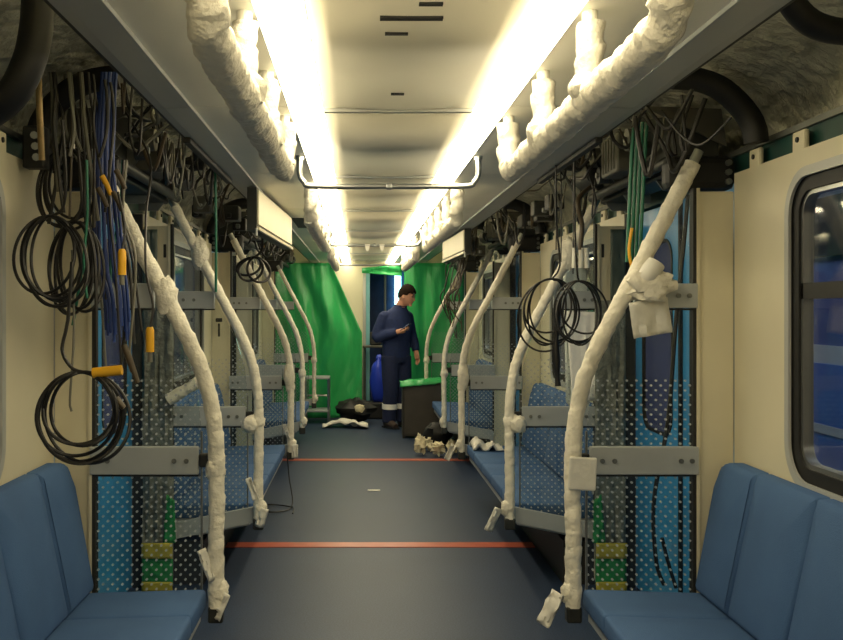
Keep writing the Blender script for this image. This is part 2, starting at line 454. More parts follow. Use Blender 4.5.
# vestibule beyond the doorway
vs = bpy.data.objects.new('wall_vestibule', None); col.objects.link(vs); vs.location = (.2, YE + 1.5, 0)
struct(vs, 'blue lit vestibule seen through the end doorway', 'wall')
MB().bb(-1.0, 1.4, YE + 1.5, YE + 1.55, 0, 2.4).build('vestibule_panel', M_vest, vs)
MB().bb(-1.0, -.95, YE + .06, YE + 1.5, 0, 2.4).build('vestibule_panel', M_vest, vs)
MB().bb(1.35, 1.4, YE + .06, YE + 1.5, 0, 2.4).build('vestibule_panel', M_vest, vs)
MB().bb(-1.0, 1.4, YE + .06, YE + 1.5, 2.4, 2.45).build('vestibule_panel', M_vest, vs)
M_cyan = mat('cyan_film_glow', rgb(180, 250, 240), .5, emit=((.45, 1, .9, 1), 4.0))  # emission stands in for daylight on cyan film; no lamp hangs here
tag(MB().rbox((.47, YE + 1.44, 1.62), (.10, .05, .85), .02).build('daylit_film', M_cyan), 'upright cyan film with an added daylight glow inside the end doorway behind the worker', 'lamp')
tag(MB().cyl((.25, YE + .55, 0), (.25, YE + .55, 2.4), .018, 12).build('steel_pole', M_metal, smooth=True), 'bare steel pole standing in the end doorway', 'pole')

# depot outside: neighbouring trains and ground
gd = MB().bb(-30, 30, -25, 40, -1.3, -1.2).build('ground', M_concrete); struct(gd, 'grey depot floor outside the windows', 'ground')
for s, side in SIDES:
    t = thing('parked_train', f'blue and grey parked train outside the {side} windows', 'train', (s * 4.2, 3, -1.2))
    MB().bb(s * 4.2, s * 6.8, -14, 20, -.9, .95).build('lower_body', M_train_blue, t)
    MB().bb(s * 4.22, s * 6.8, -14, 20, .95, 1.12).build('waist_band', M_train_grey, t)
    MB().bb(s * 4.24, s * 6.8, -14, 20, 1.12, 1.95).build('window_band', M_winglass_d, t)
    MB().bb(s * 4.2, s * 6.8, -14, 20, 1.95, 2.5).build('upper_body', M_dmetal, t)
    MB().bb(s * 4.19, s * 4.25, -14, 20, .30, .38).build('body_stripe', M_train_grey, t)
    for y in range(-12, 20, 2):
        MB().bb(s * 4.19, s * 4.3, y - .25, y + .25, 1.12, 1.95).build('window_pillar', M_train_blue, t)
    lamp = bpy.data.lights.new('train_fill_light', 'AREA'); lamp.energy = 200; lamp.size = 1.2; lamp.shape = 'RECTANGLE'; lamp.size_y = 10; lamp.color = (.85, .92, 1)  # added fill light, no fitting of the depot; brightens the trains outside
    lo = bpy.data.objects.new('train_fill_light', lamp); col.objects.link(lo); lo.location = (s * 2.2, 8, 5.0); lo.rotation_euler = (0, -s * .75, 0)

# ------------------------------------------------------------------ partitions
ORD = ['nearest', 'second nearest', 'third nearest', 'fourth nearest', 'farthest']
def partition(s, side, D, k):
    near = k == 0
    t = thing('partition_screen', f'glazed draught screen with grey bars and cream end panel, {ORD[k]} on the {side}', 'screen', (s * 1.0, D, .30), 'draught screens')
    MB().rbox((s * 1.185, D + .02, .96), (.15, .04, 1.86), .006).build('end_panel', M_beige, t)
    MB().bb(s * 1.104, s * 1.116, D - .012, D + .03, .32, 1.90).build('frame_post', M_dark, t)
    MB().bb(s * 1.116, s * 1.128, D - .014, D + .03, .32, 1.90).build('frame_edge', M_beige, t)
    if k == 1: MB().rbox((s * 1.147, D - .001, 1.76), (.014, .006, .07), .002).build('slot', M_dark, t)
    poly = [(1.104, .36), (.715, .40), (.715, 1.0), (.73, 1.15), (.775, 1.30), (1.06, 1.85), (1.104, 1.88)]
    MB().prism([Vector((s * x, D + .004, z)) for x, z in poly], (0, .008, 0)).build('glass_pane', M_glassdot, t)
    MB().bb(s * .711, s * .717, D, D + .016, .40, 1.0).build('glass_edge', M_steel, t)
    for nm, x0, x1, z0, z1 in (('upper_bar', .885, 1.118, 1.457, 1.548), ('lower_bar', .722, 1.122, .843, .946)):
        b = MB().rbox((s * (x0 + x1) / 2, D - .010, (z0 + z1) / 2), (x1 - x0, .028, z1 - z0), .004).build(nm, M_bar, t)
        MB().bb(s * x0, s * x1, D - .012, D + .012, z0 - .008, z0 - .001).build('bar_gasket', M_dark, t)
        xs = (1.095, 1.055, .81, .765) if nm == 'lower_bar' else (1.085, 1.045, .99)
        if k < 3:
            for x in xs:
                c = (s * x, D - .024, (z0 + z1) / 2); MB().cyl(c, (c[0], D - .031, c[2]), .009, 10).build('bolt', M_steel, b)
    MB().rbox((s * .70, D - .006, .895), (.04, .032, .05), .006).build('pole_clamp', M_dark, t)
    # sloping bench end rail
    if not near:
        p = [(.66, .425), (1.11, .335), (1.11, .25), (.66, .345)]
        MB().prism([Vector((s * x, D - .02, z)) for x, z in p], (0, .03, 0)).build('bench_rail', M_bar, t)
    return t
DS = [D1, D2, D3, D4, D5]
for s, side in SIDES:
    for k, D in enumerate(DS): partition(s, side, D, k)

# ------------------------------------------------------------------ wrapped poles
def wrap_rf(seed, pitch=.055, amp=.13, rough=1.0):
    def f(L, a):
        ph = (L / pitch - a / (2 * math.pi) + seed * .37) % 1
        n = noise.noise(Vector((L * 14 + seed * 9, math.cos(a) * .8, math.sin(a) * .8)))
        n2 = noise.noise(Vector((L * 45 + seed * 5, math.cos(a) * 1.6, math.sin(a) * 1.6)))
        return 1 + amp * (.8 * ph - .4) + rough * (.17 * n + .10 * n2)
    return f
def blob(mb, c, d, seed, amp=.3, nu=14, nv=10):
    c = Vector(c)
    def f(u, v):
        th = 2 * math.pi * u; ph = math.pi * v
        q = Vector((math.sin(ph) * math.cos(th), math.sin(ph) * math.sin(th), math.cos(ph)))
        k = 1 + amp * noise.noise(q * 2.2 + Vector((seed * 3.1, seed, 0)))+ amp * .5 * noise.noise(q * 5 + Vector((seed * 2.1, 0, seed)))
        return c + Vector((q.x * d[0], q.y * d[1], q.z * d[2])) * k
    return mb.grid(f, nu, nv)
def flap(mb, c, w, h, seed, ang=0, curl=.3):
    c = Vector(c); ca, sa = math.cos(ang), math.sin(ang)
    def f(u, v):
        x = (u - .5) * w; z = -v * h
        y = curl * w * math.sin(u * 3.5 + seed) + .02 * noise.noise(Vector((u * 4, v * 4, seed)))
        return c + Vector((x * ca - z * sa, y, x * sa + z * ca))
    return mb.grid(f, 6, 8)
poles = {}
def pole(s, side, D, k):
    seed = k * 2 + (1 if s > 0 else 0) + 1
    t = thing('grab_pole', f'bent grab pole wrapped in white foam, {ORD[k]} on the {side}', 'pole', (s * .65, D, .36), 'wrapped grab poles')
    pts = [(.65, .37), (.65, .60), (.648, .85), (.655, 1.02), (.685, 1.18), (.745, 1.33), (.86, 1.55), (.985, 1.79), (1.085, 1.985)]
    if k == 4: pts[-1] = (1.05, 1.92)
    path = resample(smooth_path([Vector((s * x, D - .062, z)) for x, z in pts], 8), .009)
    MB().tube(path, .0295 if k == 0 else .0255 if k < 3 else .023, 14, wrap_rf(seed, .075, .15, .6)).build('foam_wrap', M_wrap, t, smooth=True)
    MB().cyl(path[-1], path[-1] + (path[-1] - path[-3]).normalized() * .05, .018, 12).build('tube_end', M_metal, t, smooth=True)
    MB().rbox((s * .65, D - .062, .345), (.055, .05, .06), .008).build('foot_bracket', M_dmetal, t)
    mb = MB(); blob(mb, (s * .638, D - .062, .425), (.034, .030, .046), seed, .3); mb.build('tape_knot', M_wrap, t, smooth=True)
    rr = random.Random(seed)
    if k < 3:
        fm = MB(); flap(fm, (s * .65 - (.06 if s > 0 else -.035), D - .088, .43), .045, .13 if s > 0 else .1, seed, rr.uniform(-.5, .3) if s < 0 else -.45)
        fm.build('loose_tail', M_film, t, smooth=True, solid=.004)
        if s < 0:
            fm = MB(); flap(fm, (s * .65 - .05, D - .088, .585), .03, .12, seed + 3, .35); fm.build('loose_tail', M_film, t, smooth=True, solid=.004)
    mb = MB(); blob(mb, (s * .652, D - .062, .87), (.036, .031, .05), seed + 9, .22); mb.build('tape_knot', M_wrap, t, smooth=True)
    if k == 0 and s > 0:
        MB().rbox((.675, D - .098, .86), (.10, .012, .12), .006, 2, Matrix.Rotation(.05, 3, 'Y')).build('tape_patch', M_film, t)
        mb = MB(); blob(mb, (.925, D - .092, 1.54), (.085, .036, .055), 31, .5, 18, 12); mb.build('tape_bundle', M_wrap, t, smooth=True)
        MB().tube(resample(smooth_path([P(640, 285, D - .09), P(650, 272, D - .10), P(657, 262, D - .10)], 6), .01), .028, 12, lambda L, a: .8 + .5 * math.sin(min(1, L / .11) * 2.6)).build('tape_tongue', M_film, t, smooth=True)
        fm = MB(); flap(fm, P(648, 300, D - .078), .15, .13, 5, .15, .12); fm.build('hanging_scrap', M_film, t, smooth=True, solid=.004)
    if k == 0 and s < 0:
        mb = MB(); blob(mb, (-.83, D - .070, 1.50), (.040, .033, .07), 12, .3); mb.build('tape_bundle', M_wrap, t, smooth=True)
    if k == 1:
        mb = MB(); blob(mb, (s * .69, D - .075, .86), (.045, .033, .045), 40 + s, .3); mb.build('tape_bundle', M_wrap, t, smooth=True)
        mb = MB(); blob(mb, (s * .955, D - .062, 1.74), (.045, .04, .085), 44 + s, .3); mb.build('tape_bundle', M_wrap, t, smooth=True)
    if k == 2:
        mb = MB(); blob(mb, (s * .66, D - .070, .95), (.042, .033, .10), 50 + s, .25); mb.build('tape_bundle', M_wrap, t, smooth=True)
    return t
for s, side in SIDES:
    for k, D in enumerate(DS): pole(s, side, D, k)

# ------------------------------------------------------------------ benches
def cushion_back(s, y0, y1, end_hi, end_lo):
    """one upholstered backrest segment: panel in the (y, h) plane leaned outwards"""
    H = .492; th = .048
    r0 = .012
    def outline():
        pts = []
        rh = .085 if end_hi else r0; rl = .085 if end_lo else r0
        for (cy, ch, r, a0) in ((y1 - rh, H - rh, rh, 0), (y0 + rl, H - rl, rl, 90)):
            for i in range(7):
                a = math.radians(a0 + 90 * i / 6); pts.append((cy + r * math.cos(a), ch + r * math.sin(a)))
        pts += [(y0, .0), (y1, .0)]
        return pts
    o = outline(); bm = bmesh.new()
    def pos(y, h, t):
        lean = math.atan2(.10, .475)
        bulge = .012 * math.sin(math.pi * min(1, max(0, (y - y0) / (y1 - y0)))) if t > .5 else 0
        x = 1.10 + math.sin(lean) * h + (th * (1 - t) - bulge) * math.cos(lean) + .02 * math.sin(math.pi * h / H) * -1
        return Vector((s * x, y, .42 + math.cos(lean) * h))
    mb = MB(); n = len(o); cy = (y0 + y1) / 2; ch = H / 2
    rings = []
    for sc, t in ((1, 0.0), (1, .70), (.985, .88), (.955, .97), (.90, 1.0), (.6, 1.0), (.3, 1.0)):
        rg = []
        for (y, h) in o:
            if sc > .95:
                m = (1 - sc) * .40
                yy = min(max(y, y0 + m), y1 - m); hh = min(max(h, m), H - m)
            else:
                yy = cy + (y - cy) * sc; hh = ch + (h - ch) * sc
            rg.append(pos(yy, hh, t))
        rings.append(rg)
    vs = [p for rg in rings for p in rg] + [pos(cy, ch, 1.0)]
    fs = []
    for k in range(len(rings) - 1):
        for i in range(n):
            j = (i + 1) % n; fs.append((k * n + i, k * n + j, (k + 1) * n + j, (k + 1) * n + i))
    c = len(vs) - 1
    for i in range(n): fs.append(((len(rings) - 1) * n + i, (len(rings) - 1) * n + (i + 1) % n, c))
    fs.append(tuple(range(n - 1, -1, -1)))
    return mb.add(vs, fs)
def bench(s, side, y0, y1, cuts, label):
    t = thing('bench', label, 'bench', (s * .9, (y0 + y1) / 2, 0), 'blue upholstered benches')
    ys = [y0] + [c for c in cuts if y0 < c < y1] + [y1]
    for i, (a, b) in enumerate(zip(ys, ys[1:])):
        cushion_back(s, a + .0015, b - .0015, i == len(ys) - 2, i == 0).build('backrest', M_seat, t, smooth=True)
        MB().rbox((s * .915, (a + b) / 2, .385), (.45, b - a - .002, .072), .014, 3, Matrix.Rotation(0.03 * s, 3, 'Y')).build('seat_cushion', M_seat, t, smooth=True)
    MB().prism([Vector((s * x, y0 + .01, z)) for x, z in ((.71, .345), (1.2, .345), (1.2, .24), (.95, .26), (.71, .31))], (0, y1 - y0 - .02, 0)).build('seat_pan', M_bar, t)
    return t
for s, side in SIDES:
    bench(s, side, .4, D1 - .03, [.70, 1.12, 1.54, 1.96, 2.38, 2.80, 3.22], f'blue upholstered bench nearest the camera along the {side} wall')
    bench(s, side, D2 + .05, D3 - .05, [D2 + .05 + .446 * i for i in range(1, 5)], f'blue upholstered bench between the second and third screens on the {side}')
    bench(s, side, D4 + .05, D5 - .39, [D4 + .05 + .442 * i for i in range(1, 5)], f'blue upholstered bench farthest down the car on the {side}')

# ------------------------------------------------------------------ ceiling handrails
RN = ['nearest', 'middle', 'farthest']
for s, side in SIDES:
    for k, (y0, y1) in enumerate(((1.56, 3.30), (5.05, 7.35), (8.7, 10.9))):
        z = 1.92; X = s * .385
        t = thing('ceiling_handrail', f'thick white foam wrapped ceiling handrail, {RN[k]} on the {side}', 'handrail', (X, (y0 + y1) / 2, CZ), 'wrapped ceiling handrails')
        r = .036 if k == 0 else .034
        pts = [(X, y0 - .02, CZ - .03), (X, y0 - .01, z + .09), (X, y0 + .05, z + .02), (X, y0 + .18, z), (X, (y0 + y1) / 2, z), (X, y1 - .14, z), (X, y1 - .04, z + .02), (X, y1, z + .08), (X, y1, CZ - .03)]
        path = resample(smooth_path(pts, 10), .010)
        MB().tube(path, r, 16, wrap_rf(20 + k * 3 + s, .08, .32)).build('foam_wrap', M_wrap, t, smooth=True)
        n = 2 if k == 0 else 3
        for i in range(1, n + 1):
            y = (2.14, 2.68)[i - 1] if k == 0 else y0 + (y1 - y0) * i / (n + 1)
            pp = resample([Vector((X, y, z)), Vector((X, y, CZ - .03))], .010)
            MB().cyl((X, y, CZ - .004), (X, y, CZ - .034), .017, 14).build('ceiling_flange', M_white_pl, t)
            MB().tube(pp, r * .86, 14, wrap_rf(60 + k * 5 + i + s, .07, .32)).build('post_wrap', M_wrap, t, smooth=True)
            mb = MB(); blob(mb, (X, y, z + .02), (r * 1.35, r * 1.7, r * 1.25), 70 + i + k * 4 + s, .35); mb.build('tape_knot', M_wrap, t, smooth=True)
        for y in ([y0, y1]):
            MB().cyl((X, y - (.02 if y == y0 else 0), CZ - .004), (X, y - (.02 if y == y0 else 0), CZ - .034), .017, 14).build('ceiling_flange', M_white_pl, t)
for k, (D, lab) in enumerate(((4.15, 'bare steel cross handrail with upturned ends, nearer of the ceiling cross bars'), (7.94, 'steel cross handrail carrying two white grips under the far ceiling'), (11.4, 'farthest thin steel cross handrail under the ceiling'))):
    t = thing('cross_handrail', lab, 'handrail', (0, D, CZ), 'ceiling cross handrails')
    z = 1.985
    pts = [(-.386, D, CZ - .012), (-.386, D, z + .055), (-.367, D, z + .018), (-.32, D, z), (0, D, z), (.32, D, z), (.367, D, z + .018), (.386, D, z + .055), (.386, D, CZ - .012)]
    MB().tube(smooth_path(pts, 6), .0125, 10).build('rail_tube', M_metal, t, smooth=True)
    for x in (-.386, .386): MB().cyl((x, D, CZ - .02), (x, D, CZ - .0045), .018, 12).build('ceiling_flange', M_metal, t)
    MB().rbox((-.0, D, z), (.03, .03, .03), .008).build('tube_joint', M_metal, t)
    if k == 1:
        for x in (-.06, .06):
            g = MB(); g.prism([Vector((x - .022, D - .012, z + .01)), Vector((x + .022, D - .012, z + .01)), Vector((x + .010, D - .012, z - .045)), Vector((x - .010, D - .012, z - .045))], (0, .024, 0)); g.build('hand_grip', M_white_pl, t)

# ------------------------------------------------------------------ hanging display boards
def board(name_label, a, b, ztop, h):
    a = Vector(a); b = Vector(b); d = (b - a); n = Vector((d.y, -d.x, 0)).normalized()
    if n.y > 0: n = -n
    t = thing('display_board', name_label, 'display board', ((a.x + b.x) / 2, (a.y + b.y) / 2, ztop), 'display boards')
    th = -n * .05
    q = [Vector((a.x, a.y, ztop)), Vector((b.x, b.y, ztop)), Vector((b.x, b.y, ztop - h)), Vector((a.x, a.y, ztop - h))]
    MB().prism(q, th).build('housing', M_dmetal, t)
    ins = .012; e = d.normalized() * .015
    q2 = [q[0] + e + Vector((0, 0, -ins)), q[1] - e + Vector((0, 0, -ins)), q[2] - e + Vector((0, 0, ins + .02)), q[3] + e + Vector((0, 0, ins + .02))]
    MB().prism([p + n * .002 for p in q2], n * .008).build('cover_film', M_beige, t)
    MB().prism([q[3] + n * .002, q[2] + n * .002, q[2] + n * .002 + Vector((0, 0, .016)), q[3] + n * .002 + Vector((0, 0, .016))], n * .014).build('lower_lip', M_beige, t)
    MB().cyl(q[3] + Vector((0, 0, -.03)), q[3] + Vector((0, 0, .01)), .008, 8).build('hanger_pin', M_metal, t)
board('cream covered display board hanging below the left cornice', (-.675, 5.1, 0), (-.61, 6.75, 0), 2.103, .228)
board('cream covered display board hanging below the right cornice, facing the aisle', (.72, 7.7, 0), (.68, 9.2, 0), 2.103, .20)

# ------------------------------------------------------------------ roof cavity equipment
def cable(name, pts, r, m, label, group, parent=None, step=.02, seg=6):
    path = resample(smooth_path(pts, 10), step)
    o = MB().tube(path, r, seg).build(name, m, parent, smooth=True)
    if not parent: tag(o, label, 'cable', group)
    return o

for s, side in SIDES:
    # black curved roof ribs
    for k, y in enumerate((3.30, 5.2, 7.2, 9.0)):
        pts = [(s * .95, y, 2.25), (s * 1.03, y, 2.243), (s * 1.11, y, 2.213), (s * 1.18, y, 2.152), (s * 1.225, y, 2.085), (s * 1.236, y, 2.025)]
        ribo = MB().tube(resample(smooth_path(pts, 8), .03), .042, 10).build('roof_rib', M_black, smooth=True)
        tag(ribo, f'black curved roof rib above the {side} wall, {ORD[k]} to the camera', 'rib', 'black roof ribs')
    # door drives above each doorway
    for k, (a, b) in enumerate(((D1, D2), (D3, D4), (D5, 12.65))):
        t = thing('door_drive', f'dark door drive assembly above the {side} doorway, {RN[k]} to the camera', 'door drive', (s * 1.12, (a + b) / 2, 1.95), 'door drives')
        MB().rbox((s * 1.17, (a + b) / 2 - .02, 2.07), (.14, b - a - .22, .16), .01).build('beam', M_dmetal, t)
        MB().cyl((s * 1.06, a + .09, 2.02), (s * 1.06, b - .13, 2.02), .022, 10).build('spindle', M_dmetal, t, smooth=True)
        MB().rbox((s * 1.02, a + .62, 2.12), (.13, .26, .17), .012).build('control_box', M_equip, t)
        for i in range(5):
            MB().bb(s * .950, s * .957, a + .52 + i * .045, a + .535 + i * .045, 2.05, 2.19).build('box_rib', M_equip, t)
        MB().cyl((s * 1.0, a + 1.0, 2.10), (s * 1.0, a + 1.25, 2.10), .055, 14).build('motor', M_dmetal, t, smooth=True)
        for i, (py, pz) in enumerate(((a + .18, 2.07), (a + .34, 2.14), (a + .80, 2.06), (a + .92, 2.16))):
            MB().cyl((s * .955, py, pz), (s * 1.0, py, pz), .038 + .008 * (i % 2), 14).build('pulley', M_equip if i % 2 else M_dmetal, t, smooth=True)
            MB().cyl((s * .945, py, pz), (s * .956, py, pz), .013, 10).build('pulley_hub', M_steel, t)
        for y in (a + .12, a + .45, a + .95, b - .2):
            MB().prism([Vector((s * .98, y, 2.18)), Vector((s * 1.24, y, 2.22)), Vector((s * 1.24, y, 1.95)), Vector((s * 1.14, y, 1.95))], (0, .012, 0)).build('bracket_plate', M_steel if k == 0 else M_dmetal, t)
        MB().rbox((s * 1.155, a + .085, 1.965), (.26, .10, .13), .03).build('duct_block', M_black, t)
        for i in range(3):
            MB().cyl((s * 1.25, a + .02, 1.93 + i * .035), (s * 1.25, a + .035, 1.93 + i * .035), .012, 8).build('bolt', M_steel, t)
        MB().prism([Vector((s * .93, a + .02, 2.21)), Vector((s * 1.22, a + .02, 2.20)), Vector((s * 1.24, a + .02, 2.06))], (0, .012, 0)).build('gusset', M_equip, t)
    # insulated pipes along the cavity
    o = MB().tube([Vector((s * .90, y * .25, 2.30 + .01 * math.sin(y))) for y in range(-4, 53)], .028, 10, lambda L, a: 1 + .10 * math.sin(L * 120)).build('corrugated_conduit', M_black, smooth=True)
    tag(o, f'dark corrugated conduit along the cornice edge on the {side}', 'conduit', 'roof cavity conduits')
    # junction boxes
    for i in range(7):
        y = (5.42, 5.85, 6.3, 6.75, 9.3, 9.85, 10.4)[i]
        t = thing('junction_box', f'small junction box in the {side} roof cavity, {("first", "second", "third", "fourth", "fifth", "sixth", "seventh")[i]} from the camera', 'junction box', (s * 1.0, y, 2.05), f'junction boxes in the {side} roof cavity')
        c = Vector((s * R.uniform(.96, 1.12), y, R.uniform(2.03, 2.12)))
        MB().rbox(c, (R.uniform(.06, .12), R.uniform(.08, .2), R.uniform(.06, .12)), .008).build('case', R.choice([M_dmetal, M_equip, M_black]), t)
        MB().rbox(c + Vector((0, -.11, -.02)), (.03, .03, .03), .006).build('connector', R.choice([M_steel, M_white_pl, M_yellow, M_dmetal]), t)

# thick black hoses close to the camera
for pts, lab in (([P(38, 3, 2.5), P(36, 30, 2.5), P(29, 62, 2.5), P(11, 96, 2.52), P(-18, 117, 2.57), P(-30, 120, 2.6)], 'thick black hose hanging in a bow at the top left corner'),
                 ([P(778, -22, 2.3), P(800, 14, 2.32), P(830, 30, 2.34), P(885, 34, 2.36)], 'thick black hose crossing the top right corner under the roof')):
    o = MB().tube(resample(smooth_path(pts, 8), .02), .043 if 'left' in lab else .032, 12).build('thick_hose', M_black, smooth=True)
    tag(o, lab, 'hose', 'thick black hoses')
tag(MB().tube(smooth_path([P(34, 46, 2.9), P(36, 56, 2.9), P(38, 70, 2.92), P(40, 120, 2.95), P(42, 160, 2.98)], 6), .010, 10).build('copper_pipe', mat('brass', rgb(138, 116, 76), .45, metal=.5, var=.3, scale=30), smooth=True), 'brass coloured pipe running down beside the top left hose', 'pipe')
t = thing('terminal_block', 'dark terminal block on the left wall top above the cable coils', 'terminal block', P(36, 165, 3.2))
MB().rbox(P(36, 148, 3.2), (.075, .06, .14), .008).build('case', M_black, t)
for i in range(3): MB().cyl(P(34 + i, 135 + i * 11, 3.165), P(34 + i, 135 + i * 11, 3.15), .013, 8).build('screw', M_steel, t)

def coil(name, label, cx, cy, rx, ry, d, turns, r, m, seed, tilt=0.0, lead=None, group='hanging cable coils'):
    rr = random.Random(seed); pts = []
    N = 26
    for t_ in range(turns):
        ox, oy = rr.uniform(-9, 9), rr.uniform(-6, 6); k = rr.uniform(.72, 1.15); k2 = rr.uniform(.78, 1.15); dd = rr.uniform(-.04, .04)
        for i in range(N):
            a = -math.pi / 2 + 2 * math.pi * i / N
            f = i / N
            pts.append((cx + ox * math.sin(math.pi * f) + rx * k * math.cos(a + tilt), cy + oy * math.sin(math.pi * f) + ry * (1 + (k2 - 1) * math.sin(math.pi * f)) * math.sin(a), d + dd * math.sin(math.pi * f) + .02 * math.sin(a * 2 + t_)))
    W = [P(*p) for p in pts]
    if lead: W = [P(*p) for p in lead] + W
    t = thing(name, label, 'cable coil', W[0], group)
    MB().tube(resample(smooth_path(W, 3), .015), r, 7).build('cable_turns', m, t, smooth=True)
    return t
c1 = coil('cable_coil', 'small black cable coil hanging highest at the left wall', 68, 188, 22, 40, 3.30, 5, .0052, M_cable, 1, lead=[(70, 76, 3.3), (72, 110, 3.3), (70, 140, 3.3)])
MB().rbox(P(73, 148, 3.29), (.012, .012, .03), .003).build('cable_tie', M_white_pl, c1)
c2 = coil('cable_coil', 'middle cable coil with wide loops at the left wall', 50, 260, 33, 44, 3.06, 6, .0052, M_cable, 2, lead=[(62, 120, 3.06), (66, 180, 3.06), (62, 210, 3.06)])
c2b = coil('cable_coil', 'middle cable coil with narrow loops beside the blue bundle', 76, 268, 20, 46, 3.12, 5, .0052, M_cable, 3, lead=[(78, 150, 3.12), (82, 200, 3.12)])
c3 = coil('cable_coil', 'large black cable coil with yellow tie above the left bench', 82, 414, 40, 42, 2.90, 6, .0056, M_cable, 4, lead=[(72, 262, 2.95), (68, 320, 2.93), (62, 350, 2.91), (72, 368, 2.9)])
MB().tube([P(93, 373, 2.88), P(108, 371.5, 2.88), P(122, 370, 2.88)], .0155, 12).build('yellow_tie', M_yellow, c3, smooth=True)
for (a, b) in (((124, 345), (133, 372)), ((127, 352), (138, 383)), ((116, 398), (124, 408))):
    MB().tube([P(a[0], a[1], 2.88), P((a[0] + b[0]) / 2, (a[1] + b[1]) / 2, 2.88), P(b[0], b[1], 2.88)], .010, 10, lambda L, a_: 1 - L * 3).build('plug', M_cable_br, c3, smooth=True)
cable('lead_cable', [P(72, 250, 3.08), P(74, 330, 3.08), P(70, 400, 3.08), P(72, 412, 3.08)], .004, M_cable_gr, 'thin grey lead with bare end inside the large left coil', None)
for (x, y, y2, lab) in ((122, 252, 273, 'yellow cable plug hanging in front of the blue bundle'), (150, 330, 350, 'yellow cable plug dangling behind the nearest left pole')):
    t = thing('cable_plug', lab, 'plug', P(x, y, 3.05), 'yellow cable plugs')
    MB().tube([P(x, y - 3, 3.05), P(x, y, 3.05), P(x, (y + y2) / 2, 3.05), P(x, y2, 3.05), P(x, y2 + 2, 3.05)], .0135, 12, lambda L, a: .7 if L < .004 else 1).build('grip', M_yellow, t, smooth=True)
    MB().cyl(P(x, y2 + 1, 3.05), P(x, y2 + 12, 3.05), .008, 10).build('pin', M_cable_gr, t)
    MB().tube(smooth_path(([Vector((-1.0, 3.573, 2.19)), P(150, 160, 3.42), P(146, 215, 3.2)] if x == 150 else []) + [P(x - 4, y - 60, 3.08), P(x + 3, y - 25, 3.06), P(x, y - 2, 3.05)], 6), .004, 6).build('lead', M_cable, t, smooth=True)
for i, (x, y) in enumerate(((98, 188), (102, 176), (116, 170), (113, 192))):
    tag(MB().tube([P(x, y, 3.1), P(x + 5, y + 9, 3.1), P(x + 9, y + 19, 3.1)], .008, 10, lambda L, a: 1.15 - 3 * L).build('cable_connector', M_yellow if i == 1 else M_cable_br, smooth=True), 'short brass coloured connector at the foot of the blue bundle', 'connector', 'connectors on the blue bundle')

# coils at the right between first and second screens
DR = 4.35
c = coil('cable_coil', 'black cable coil hanging between the right poles, wide rear loop', 552, 312, 25, 33, DR, 5, .0045, M_cable, 11, lead=[(556, 165, DR), (556, 220, DR), (560, 265, DR)], group='right cable coils')
MB().tube(smooth_path([P(558, 300, DR - .02), P(556, 340, DR - .02), P(557, 372, DR - .02), P(558, 386, DR - .02)], 5), .014, 8, lambda L, a: .7 + .5 * abs(math.sin(L * 18))).build('strap_tail', M_cable, c, smooth=True)
coil('cable_coil', 'black cable coil hanging against the nearest right pole, slimmer loops', 579, 313, 22, 32, DR - .2, 4, .0045, M_cable, 12, lead=[(574, 160, DR - .2), (575, 230, DR - .2), (577, 270, DR - .2)], group='right cable coils')
t = thing('white_plug_bunch', 'white connectors hanging just above the right cable coils', 'connector', P(580, 265, DR + .12))
for i, x in enumerate((575, 581, 586)):
    MB().cyl(P(x, 248, DR + .12), P(x - 1 + i, 268, DR + .12), .012, 10).build('connector', M_white_pl, t, smooth=True)
MB().tube(smooth_path([Vector((1.0, 4.60, 2.052)), P(578, 200, DR + .12), P(582, 225, DR + .12), P(580, 250, DR + .12)], 5), .012, 8).build('lead', M_cable_br, t, smooth=True)
for i, x in enumerate((556, 561, 573)):
    cable('hanging_wire', [P(x + 6, 135, DR + .45), P(x, 160, DR + .45), P(x + .5, 200, DR + .45), P(x, 250 + i * 12, DR + .45)], .003, M_cable, 'thin dark wire hanging beside the right cable coils', 'thin wires over the right coils')
# green cables hanging at the right and left
for i, (x, m, nm) in enumerate(((633, M_cable_gn, 'green'), (637, M_cable_gn, 'green'), (641, M_cable_gn, 'green'), (635, M_cable_gn, 'green'))):
    x = 629 + i * 4.3
    cable('green_cable', [P(x + 5, 122, 3.63), P(x + 3, 150, 3.63), P(x + 1, 190, 3.63), P(x - 1, 235, 3.63), P(x - 2, 262 + 3 * i, 3.63)], .0070, m, 'dark green cable in the bundle hanging beside the nearest right pole', 'green cable bundle')
cable('yellow_cable', [P(632, 228, 3.60), P(629, 250, 3.60), P(632, 268, 3.60)], .006, M_yellow, 'short yellow cable end at the foot of the green bundle', None)
cable('earth_wire', [P(665, 110, 3.63), P(660, 145, 3.63), P(648, 158, 3.63), P(640, 165, 3.63)], .005, M_cable_gr, 'pale curved wire leaving the green bundle towards the roof', None)
cable('green_cable', [P(215, 158, 4.82), P(216, 220, 4.82), P(216, 292, 4.82)], .007, M_cable_gn, 'single green cable hanging between the first two left poles', None)
# black cables along the right door
cable('door_cable', [P(688, 195, 4.05), P(684, 240, 4.05), P(676, 320, 4.05), P(668, 420, 4.05), P(654, 500, 4.05), P(656, 560, 4.05), P(664, 585, 4.05)], .009, M_cable, 'black cable bowing down in front of the nearest right door', 'door cables')
cable('door_cable', [P(662, 538, 4.0), P(668, 562, 4.0), P(676, 588, 4.0)], .008, M_cable, 'short black cable end low on the nearest right door', 'door cables')
# coil by second left pole
coil('cable_coil', 'small black cable coil behind the third left pole', 255, 268, 12, 11, 5.9, 3, .008, M_cable, 21, lead=[(262, 235, 5.9), (262, 250, 5.9)], group='far cable coils')
